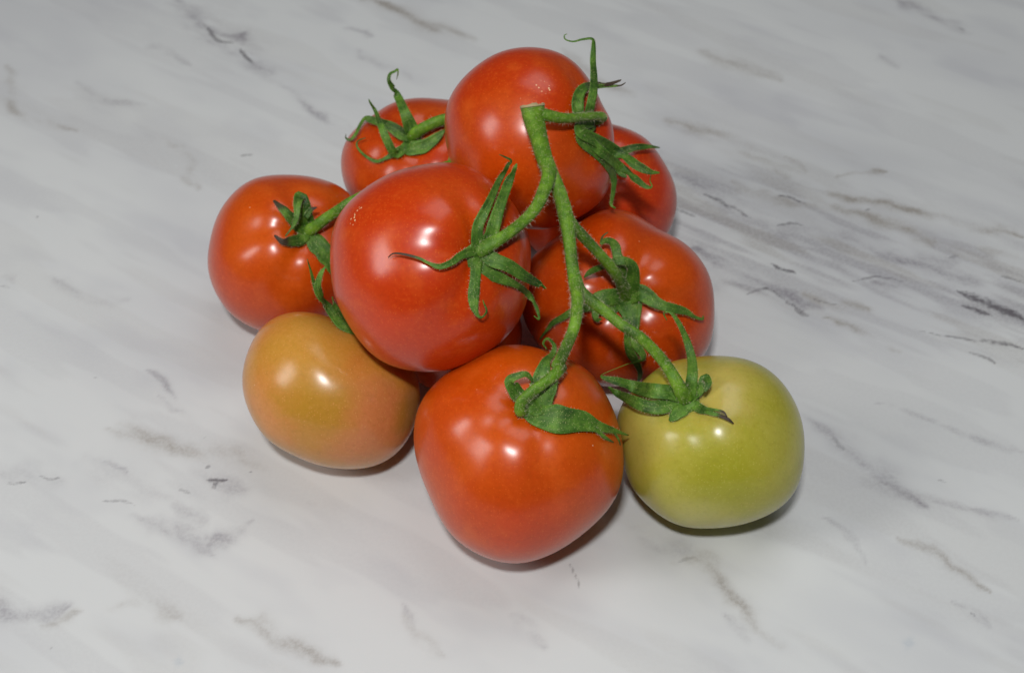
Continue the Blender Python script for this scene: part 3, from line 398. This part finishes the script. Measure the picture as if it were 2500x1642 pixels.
def make_table():
    def steps(a, b, c, d, fine=.00095, wide=.004):
        return np.r_[np.arange(a, b - wide / 2, wide), np.arange(b, c, fine), np.arange(c, d, wide)]
    xs = steps(-.50, -.29, .31, .52); ys = steps(-.32, -.19, .29, .52)
    # the fine sheet carries the print; wide strips carry the slab on to its edges
    xs = np.r_[-1.0, -.8, -.62, xs, .62, .8, 1.0]; ys = np.r_[-.75, -.5, -.4, ys, .62, .76, .9]
    X, Y = np.meshgrid(xs, ys); X = X.ravel(); Y = Y.ravel()
    wx = X + (fbm(X * 40, Y * 40, 3) - .5) * .011 + (fbm(X * 150, Y * 150, 31, 3) - .5) * .004
    wy = Y + (fbm(X * 40 + 50, Y * 40, 5) - .5) * .011 + (fbm(X * 150, Y * 150, 37, 3) - .5) * .004
    # anisotropic break-up that runs along the vein direction (down to the right)
    ca, sa = math.cos(-.55), math.sin(-.55)
    u = X * ca + Y * sa; v = -X * sa + Y * ca
    br = fbm(u * 45, v * 130, 11, 4, .6); fine = fbm(u * 90, v * 210, 17, 3, .55)
    out = {k: np.zeros_like(X) for k in 'gtdbs'}
    veins = list(VEINS)
    r2 = random.Random(4)
    for k in range(34):        # the print runs on beyond the measured veins
        cx, cy = r2.uniform(-.8, .8), r2.uniform(-.55, .75)
        if -.30 < cx < .32 and -.20 < cy < .30: continue
        a = -.55 + r2.gauss(0, .2); ln = r2.uniform(.03, .12)
        pts = [((cx + (s - .5) * ln * math.cos(a)) * 1000, (cy + (s - .5) * ln * math.sin(a) + r2.gauss(0, .004)) * 1000) for s in (0, .33, .66, 1)]
        veins.append((r2.choice('gttg'), r2.uniform(2, 6), r2.uniform(.2, .45), pts))
    for kind, w, s, pts in veins:
        w = w * MM; pts = np.array(pts) * MM
        pad = w * 2 + .02
        sel = np.where((X > pts[:, 0].min() - pad) & (X < pts[:, 0].max() + pad) & (Y > pts[:, 1].min() - pad) & (Y < pts[:, 1].max() + pad))[0]
        if not len(sel): continue
        warp = 1.0 if kind in 'gt' else .45
        px = X[sel] + (wx[sel] - X[sel]) * warp; py = Y[sel] + (wy[sel] - Y[sel]) * warp
        best = np.full(len(sel), 9.0); along = np.zeros(len(sel))
        tot = np.linalg.norm(np.diff(pts, axis=0), axis=1); cum = np.r_[0, np.cumsum(tot)]
        for i in range(len(pts) - 1):
            a, d = pts[i], pts[i + 1] - pts[i]; l2 = (d @ d) + 1e-12
            t = np.clip(((px - a[0]) * d[0] + (py - a[1]) * d[1]) / l2, 0, 1)
            dd = np.hypot(px - a[0] - t * d[0], py - a[1] - t * d[1])
            m = dd < best; best[m] = dd[m]; along[m] = (cum[i] + t[m] * tot[i]) / cum[-1]
        taper = np.clip(np.minimum(along, 1 - along) * 5, .0, 1) * .6 + .4
        hw = w * .5 * taper
        if kind == 'd':
            val = np.clip(1 - best / (hw * 2.2), 0, 1) * np.clip(.45 + 1.1 * fine[sel], 0, 1.1)
            out['s'][sel] = np.maximum(out['s'][sel], s * (best < hw * 3))
        else:
            val = 1.25 * s * np.exp(-(best / (hw * 1.7)) ** 2) * np.clip((br[sel] - .22) * 2.3, 0, 1.25) * (.65 + .7 * fine[sel])
            # crisper core on one flank
            val += s * .45 * np.exp(-(best / (hw * 3.0)) ** 2) * np.clip((br[sel] - .30) * 2.2, 0, 1)
            val += s * .15 * np.exp(-((best - hw * .5) / (hw * .22)) ** 2) * np.clip((br[sel] - .42) * 4, 0, 1)
        out[kind][sel] = np.maximum(out[kind][sel], val)
    # the broad streaked band that runs off to the right
    band = np.exp(-((v - BAND[0] - (u - BAND[1]) * BAND[2]) / .040) ** 2) * np.clip((X - .02) / .06, 0, 1)
    stk = fbm(u * 22, v * 150, 53, 4, .55)
    out['g'] = np.maximum(out['g'], band * np.clip((stk - .50) * 3.4, 0, .55))
    out['t'] = np.maximum(out['t'], band * np.clip((fbm(u * 18, v * 120 + 9, 59, 4, .55) - .53) * 3.4, 0, .4))
    out['g'] = np.maximum(out['g'], np.clip((fbm(u * 7, v * 48 + 3, 67, 4, .55) - .58) * 2.4, 0, .10))
    out['t'] = np.maximum(out['t'], np.clip((fbm(u * 6 + 5, v * 40, 71, 4, .55) - .60) * 2.4, 0, .09))
    cloud = fbm(u * 9, v * 22, 41, 4, .5)
    out['c'] = np.clip((cloud - .46) * 3.2, 0, 1) * .6 + np.clip((fbm(u * 30, v * 75, 47, 3) - .56) * 4, 0, 1) * .35
    nx, ny = len(xs), len(ys)
    V = np.stack([X, Y, np.zeros_like(X)], 1)
    I = np.arange(nx * ny).reshape(ny, nx)
    Fq = np.stack([I[:-1, :-1], I[:-1, 1:], I[1:, 1:], I[1:, :-1]], -1).reshape(-1, 4)
    # slab sides and underside
    rim = np.concatenate([I[0, :-1], I[:-1, -1], I[-1, :0:-1], I[:0:-1, 0]])
    low = np.arange(len(rim)) + nx * ny
    V = np.concatenate([V, np.c_[V[rim, :2], np.full(len(rim), -.03)]])
    Fs = np.stack([rim, low, np.roll(low, -1), np.roll(rim, -1)], -1)
    Fa = np.concatenate([Fq, Fs])
    me = bpy.data.meshes.new('table_top')
    me.vertices.add(len(V)); me.vertices.foreach_set('co', V.astype(np.float32).ravel())
    me.loops.add(Fa.size + len(low)); me.polygons.add(len(Fa) + 1)
    me.loops.foreach_set('vertex_index', np.r_[Fa.ravel(), low[::-1]].astype(np.int32))
    me.polygons.foreach_set('loop_start', np.r_[np.arange(len(Fa)) * 4, len(Fa) * 4].astype(np.int32))
    me.update(calc_edges=True)
    for k, nm in (('g', 'vein_grey'), ('t', 'vein_tan'), ('d', 'vein_dark'), ('s', 'dark_strength'), ('b', 'vein_blue'), ('c', 'cloud')):
        a = me.attributes.new(nm, 'FLOAT', 'POINT'); a.data.foreach_set('value', np.r_[out[k], np.zeros(len(low))].astype(np.float32))
    m = NT('marble_laminate'); co = m.coord()
    n = m.noise(co, 700, 2, .6)
    def brk(a, lo=.75, hi=1.2): return m.math('MULTIPLY', m.attr(a), m.ramp(n, .3, .7, lo, hi), clamp=True)
    c = m.mix(m.attr('cloud'), rgb(.635, .65, .65), rgb(.53, .54, .56))
    c = m.mix(brk('vein_grey'), c, rgb(.30, .29, .315))
    c = m.mix(brk('vein_tan'), c, rgb(.35, .33, .305))
    c = m.mix(brk('vein_blue'), c, rgb(.40, .46, .52))
    n2 = m.noise(co, 520, 3, .65)
    dk = m.math('MULTIPLY', m.ramp(m.math('ADD', m.attr('vein_dark'), m.math('MULTIPLY', m.math('SUBTRACT', n2, .5), 1.2)), .20, 1.0), m.math('MULTIPLY', m.attr('dark_strength'), .85))
    c = m.mix(dk, c, rgb(.060, .048, .060))
    m.set(m.b.inputs['Base Color'], c)
    m.b.inputs['Roughness'].default_value = .42; m.b.inputs['Specular IOR Level'].default_value = .35
    m.set(m.b.inputs['Normal'], m.bump(m.noise(co, 1200, 2), .06, .0004))
    me.materials.append(m.mat)
    o = bpy.data.objects.new('table_top', me); COL.objects.link(o)
    o['kind'] = 'structure'; o['label'] = 'white marble patterned table top with grey and tan veins'; o['category'] = 'table top'
make_table()

# ---------------------------------------------------------------- splines, ribbons, tubes
def catmull(pts, k):
    """smooth curve through the rows of pts, k steps to each span"""
    p = np.asarray(pts, float); p = np.vstack([2 * p[0] - p[1], p, 2 * p[-1] - p[-2]])
    out = []
    for i in range(1, len(p) - 2):
        for j in range(k):
            t = j / k
            out.append(.5 * (2 * p[i] + (p[i+1] - p[i-1]) * t + (2*p[i-1] - 5*p[i] + 4*p[i+1] - p[i+2]) * t*t + (3*p[i] - p[i-1] - 3*p[i+1] + p[i+2]) * t**3))
    out.append(p[-2]); return np.array(out)
unit = lambda v: v / (np.linalg.norm(v, axis=-1, keepdims=True) + 1e-12)

def hairs(name, base, direc, parent, length=(.4, 1.5), thick=.035):
    """fine plant hairs: thin tapering three-sided spikes, one joined part"""
    V = []; Fc = []
    for p, d in zip(base, direc):
        L = random.uniform(*length) * MM; d = unit(d + rng.normal(0, .45, 3))
        s = unit(np.cross(d, rng.normal(0, 1, 3))); t = np.cross(d, s); r = thick * MM
        bend = p + d * L * .55 + rng.normal(0, .08, 3) * L
        tip = p + d * L + rng.normal(0, .22, 3) * L
        i = len(V)
        for q in (0, 2.094, 4.189): V.append(p + (s * math.cos(q) + t * math.sin(q)) * r)
        for q in (0, 2.094, 4.189): V.append(bend + (s * math.cos(q) + t * math.sin(q)) * r * .7)
        V.append(tip)
        for a in range(3):
            b = (a + 1) % 3; Fc += [(i + a, i + b, i + 3 + b, i + 3 + a), (i + 3 + a, i + 3 + b, i + 6)]
    o = mesh_obj(name, V, Fc, M_HAIR, parent, smooth=False); o['kind'] = 'stuff'
    return o

def sepal(pts, dry, origin, parent, hair_store):
    P = catmull([p[:3] for p in pts], 6) * MM - origin
    Fv = unit(catmull([p[3:6] for p in pts], 6)); Wd = np.clip(catmull([p[6:7] for p in pts], 6)[:, 0], .25, None) * MM
    T = unit(np.gradient(P, axis=0)); side = unit(np.cross(T, Fv)); nor = np.cross(side, T)
    for k in range(1, len(side)):
        if side[k] @ side[k-1] < 0: side[k] *= -1; nor[k] *= -1
    tw = (rng.random() - .5) * .9 * np.linspace(0, 1, len(P)) ** 1.5
    side, nor = side * np.cos(tw)[:, None] + nor * np.sin(tw)[:, None], nor * np.cos(tw)[:, None] - side * np.sin(tw)[:, None]
    n = len(P); s = np.linspace(0, 1, n); cr = np.array([-1, -.62, -.25, 0, .25, .62, 1.0])
    fold = rng.uniform(.10, .26); curl = rng.uniform(-.10, .22)
    wav = 1 + .07 * np.sin(s * rng.uniform(14, 26) + rng.random() * 6) * (Wd > .0012)
    wav2 = 1 + .07 * np.sin(s * rng.uniform(14, 26) + rng.random() * 6) * (Wd > .0012)
    V = []; dr = []; ac = []
    for lay in (0, 1):
        for k in range(n):
            w = Wd[k] / 2; th = min(.00022, w * .45)
            for c in cr:
                h = (abs(c) * fold - .5 * fold + c * c * curl) * w * 1.3 + (.12 * w if abs(c) < .1 else 0)
                q = P[k] + side[k] * c * w * (wav[k] if c < 0 else wav2[k]) + nor[k] * (h + (th * (1 - .7 * c * c) if lay == 0 else -th * (1 - .7 * c * c)))
                V.append(q); ac.append(abs(c)); dr.append(dry * np.clip((s[k] - (.78 - .5 * dry)) / (.22 + .3 * dry), 0, 1))
    m = len(cr); Fc = []
    for k in range(n - 1):
        for j in range(m - 1):
            a = k * m + j; b = a + m; o = n * m
            Fc.append((a, a + 1, b + 1, b)); Fc.append((o + a, o + b, o + b + 1, o + a + 1))
        a = k * m; Fc.append((a, a + m, n * m + a + m, n * m + a)); a = k * m + m - 1; Fc.append((a, n * m + a, n * m + a + m, a + m))
    for k in (0, n - 1):
        f = [k * m + j for j in range(m)] + [n * m + k * m + j for j in reversed(range(m))]
        Fc.append(tuple(f if k else reversed(f)))
    o = mesh_obj('sepal', V, Fc, M_SEPAL, parent, attrs={'dry': dr, 'across': ac})
    for k in range(2, n - 2):
        if Wd[k] < .0012: continue
        for _ in range(4):
            sg = random.choice((-1, 1)); hair_store.append((P[k] + side[k] * sg * Wd[k] * .49, side[k] * sg + nor[k] * random.uniform(-.2, .8)))
    return o

def tube(name, pts, mat, parent, seg=18, hair=7, dry_ends=(0, 0), flare=None, cap_mat=None):
    A = catmull(pts, 8); P = A[:, :3] * MM; R = A[:, 3] * MM
    T = unit(np.gradient(P, axis=0)); n = len(P)
    u = unit(np.cross(T[0], [0, .3, 1.0])); U = [u]
    for k in range(1, n):
        u = U[-1] - T[k] * (U[-1] @ T[k]); U.append(unit(u))
    U = np.array(U); B = np.cross(T, U)
    V = []; dr = []; ac = []; hb = []; hd = []
    ph = rng.random() * 6
    for k in range(n):
        for j in range(seg):
            a = 2 * math.pi * j / seg
            f = 1 + .045 * math.cos(3 * a + ph) + .03 * math.cos(2 * a + k * .12) + rng.normal(0, .008)
            V.append(P[k] + (U[k] * math.cos(a) + B[k] * math.sin(a)) * R[k] * f)
            e = max(dry_ends[0] * max(0, 1 - k / 3), dry_ends[1] * max(0, 1 - (n - 1 - k) / 6)); dr.append(e); ac.append(1)
        step = np.linalg.norm(P[min(k + 1, n - 1)] - P[max(k - 1, 0)]) / 2 / MM
        for _ in range(int(hair * step * .9 + random.random())):
            a = random.random() * 2 * math.pi; d = U[k] * math.cos(a) + B[k] * math.sin(a)
            hb.append(P[k] + d * R[k] * .97 + T[k] * random.uniform(-.5, .5) * MM); hd.append(d)
    Fc = []
    for k in range(n - 1):
        for j in range(seg):
            a = k * seg + j; b = k * seg + (j + 1) % seg; Fc.append((a, b, b + seg, a + seg))
    i = len(V); V.append(P[0] - T[0] * R[0] * (.25 if not cap_mat else -.12)); V.append(P[-1] + T[-1] * R[-1] * .35); dr += [dry_ends[0], dry_ends[1]]; ac += [1, 1]
    for j in range(seg):
        Fc.append((i, (j + 1) % seg, j)); Fc.append((i + 1, (n - 1) * seg + j, (n - 1) * seg + (j + 1) % seg))
    o = mesh_obj(name, V, Fc, mat, parent, attrs={'dry': dr, 'across': ac})
    if hair: hairs('fine_hairs', hb, hd, o)
    if cap_mat:      # the torn edge where the truss was cut
        cv = []; cf = []
        for j in range(seg):
            a = 2 * math.pi * j / seg; d = U[0] * math.cos(a) + B[0] * math.sin(a); q = rng.normal(0, .05)
            f = 1 + .045 * math.cos(3 * a + ph) + .03 * math.cos(2 * a)
            cv += [P[0] + d * R[0] * (f + .02) + T[0] * R[0] * .10, P[0] + d * R[0] * (f + .01) - T[0] * R[0] * (.10 + q), P[0] + d * R[0] * .80 - T[0] * R[0] * (.04 + q)]
        for j in range(seg):
            a = 3 * j; b = 3 * ((j + 1) % seg); cf += [(a, b, b + 1, a + 1), (a + 1, b + 1, b + 2, a + 2)]
        cv.append(P[0] + T[0] * R[0] * .02); cf += [(3 * j + 2, 3 * ((j + 1) % seg) + 2, 3 * seg) for j in range(seg)]
        mesh_obj('cut_end', cv, cf, cap_mat, o)
    return o

# ---------------------------------------------------------------- the tomatoes
def place(key, x, y, z): return tuple(np.array((x, y, z)))
GROUP = None
SPEC = {
 'big':    ('big round red tomato leaning over the amber one, leaf tip across its highlight', (rgb(.525, .036, .001), rgb(.55, .044, .0015), PALE, 1)),
 'top':    ('red tomato at the very top of the heap, behind the cut end of the vine', (RED, ORANGE, PALE, 2)),
 'front':  ('large heart shaped orange red tomato touching the green one, long sepal reaching towards it', (ORANGE, ORANGE2, PALE, 3)),
 'green':  ('unripe yellow green tomato sitting on the marble table', (rgb(.43, .39, .045), rgb(.385, .355, .032), rgb(.52, .45, .09), 4)),
 'amber':  ('half ripe amber tomato on the table under the big red one', (rgb(.55, .245, .028), rgb(.62, .215, .05), rgb(.68, .33, .10), 5)),
 'left':   ('orange red tomato with thick stalk, standing behind the amber tomato', (RED2, ORANGE2, PALE, 6)),
 'back':   ('red tomato with thin upright curling sepals, lying behind the heap', (RED, ORANGE, PALE, 7)),
 'behind': ('red tomato mostly hidden below the topmost one, one short sepal showing', (RED, rgb(.53, .04, .007), PALE, 8)),
 'under':  ('added red tomato filling the shadowed gap underneath the big round one', (RED, rgb(.50, .042, .003), PALE, 10)),  # added fruit: stands in the gap where only maroon shadow is known
 'right':  ('ribbed red tomato with wide star calyx facing up, just behind the green tomato', (RED2, ORANGE, PALE, 9)),
}
NR, NS = 96, 128
for key, (label, col) in SPEC.items():
    t = FRUIT[key]
    t = dict(t, outline=np.array(t['outline']) * MM, depth=t['depth'] * MM, centre=np.array(t['centre']) * MM)
    P = fruit_points(t, NR, NS)
    root = thing('tomato', label, 'tomato', tuple(t['centre'] + np.array([0, 0, P[..., 2].min()])), 'tomatoes heaped on the table')
    off = np.array(root.location); P = P + t['centre'] - off
    V = np.concatenate([P[0, :1], P[1:-1].reshape(-1, 3), P[-1, :1]]); Fc = []
    idx = lambda k, j: 1 + (k - 1) * NS + j % NS
    for j in range(NS):
        Fc.append((0, idx(1, j), idx(1, j + 1))); Fc.append((len(V) - 1, idx(NR - 1, j + 1), idx(NR - 1, j)))
        for k in range(1, NR - 1): Fc.append((idx(k, j), idx(k + 1, j), idx(k + 1, j + 1), idx(k, j + 1)))
    al = np.linspace(0, 1, NR + 1) ** 1.15 * math.pi
    fs = np.concatenate([[0], np.repeat(al[1:-1], NS), [math.pi]])
    scar = None
    E = np.array(t['frame']); R0 = t['outline'][0]
    ctr = t['centre'] - off
    on = lambda a, b: tuple(ctr + (E[0] * a + E[1] * b + E[2] * math.sqrt(max(0, 1 - a * a - b * b))) * R0)
    if key == 'top': scar = [(on(.18, .56), .0030, True), (on(.06, .40), .0022, False), (on(.20, .42), .0018, False)]
    if key == 'big': scar = [(on(-.69, .50), .0026, False), (on(-.72, .44), .0022, False), (on(-.66, .55), .0016, False)]
    patches = {
     'green': [(on(.1, .62), .022, rgb(0.565, 0.418, 0.120), .6), (on(-.75, .15), .020, rgb(0.520, 0.429, 0.120), .4), (on(.12, -.42), .017, rgb(0.339, 0.328, 0.020), .75), (on(.75, -.1), .016, rgb(0.452, 0.407, 0.070), .6), (on(-.1, -.85), .014, rgb(0.520, 0.475, 0.150), .6)],
     'amber': [(on(.40, -.40), .026, rgb(.60, .205, .070), .95), (on(-.80, -.15), .018, rgb(0.655, 0.249, 0.065), .7), (on(-.22, -.20), .020, rgb(.46, .235, .022), .9), (on(.85, -.30), .010, rgb(0.362, 0.203, 0.020), .7), (on(-.25, .55), .020, rgb(0.565, 0.282, 0.045), .7)],
     'front': [(on(-.35, .1), .020, rgb(0.644, 0.092, 0.0024), .6), (on(.45, .35), .016, rgb(0.644, 0.092, 0.0024), .5), (on(.1, -.75), .020, rgb(0.598, 0.051, 0.0024), .6)],
     'left': [(on(-.3, .2), .022, rgb(0.644, 0.101, 0.0024), .6)],
     'right': [(on(.45, .35), .024, rgb(0.621, 0.078, 0.0016), .7), (on(-.5, -.3), .014, rgb(0.540, 0.041, 0.0012), .6)],
     'big': [(on(.30, .62), .018, rgb(0.575, 0.064, 0.0012), .7), (on(-.2, -.75), .020, rgb(0.575, 0.046, 0.0020), .7)],
     'top': [(on(-.2, -.2), .020, rgb(0.621, 0.069, 0.0016), .6)],
    }.get(key, ())
    fruit = mesh_obj('fruit', V, Fc, skin('skin_' + key, *col, scar=scar, patches=patches, rough=.40), root, attrs={'from_stem': fs})
    # calyx: low fleshy cup on the stem end
    ax = np.array(t['axis']); b1 = unit(np.cross(ax, [.3, .2, .9])); b2 = np.cross(ax, b1)
    pole = P[0, 0]; cv = []; cf = []
    prof = [(0, 1.9), (1.4, 1.8), (2.6, 1.3), (3.6, .6), (4.2, -.3), (4.0, -1.2)]
    wide = 1.25 if key in ('right', 'front', 'big') else 1.0
    for k, (r, h) in enumerate(prof):
        for j in range(20):
            a = 2 * math.pi * j / 20; rr = r * wide * (1 + .14 * math.cos(5 * a + 1.3) * (k > 2)) * MM
            cv.append(pole + (b1 * math.cos(a) + b2 * math.sin(a)) * rr + ax * h * MM)
    for k in range(len(prof) - 1):
        for j in range(20): cf.append((k * 20 + j, (k + 1) * 20 + j, (k + 1) * 20 + (j + 1) % 20, k * 20 + (j + 1) % 20))
    cal = mesh_obj('calyx', cv, cf, M_SEPAL, root, attrs={'dry': [0] * len(cv), 'across': [1] * len(cv)})
    store = []
    for tn, dry, pts in SEPALS:
        if tn == key: sepal(pts, dry, off, cal, store)
    if store: hairs('fine_hairs', [s[0] for s in store], [s[1] for s in store], cal, (.3, .9), .03)

# ---------------------------------------------------------------- the vines
v = thing('vine_stem', 'thick green branching vine stem lying over the front of the heap', 'stem', (0, 0, 0))
tube('main_stem', STEMS['main'], M_STEM, v, 22, 16, (.9, .3), cap_mat=M_CUT)
for k in ('ped_big', 'ped_top', 'ped_right', 'ped_green', 'ped_front'):
    tube('pedicel', STEMS[k], M_STEM, v, 18, 14, (0, .25))
v2 = thing('vine_stem', 'green stalk half hidden between the tomatoes at the back of the heap', 'stem', (0, 0, 0))
for k in ('ped_left', 'ped_back'):
    tube('pedicel', STEMS[k], M_STEM, v2, 18, 9, (.3, 0))
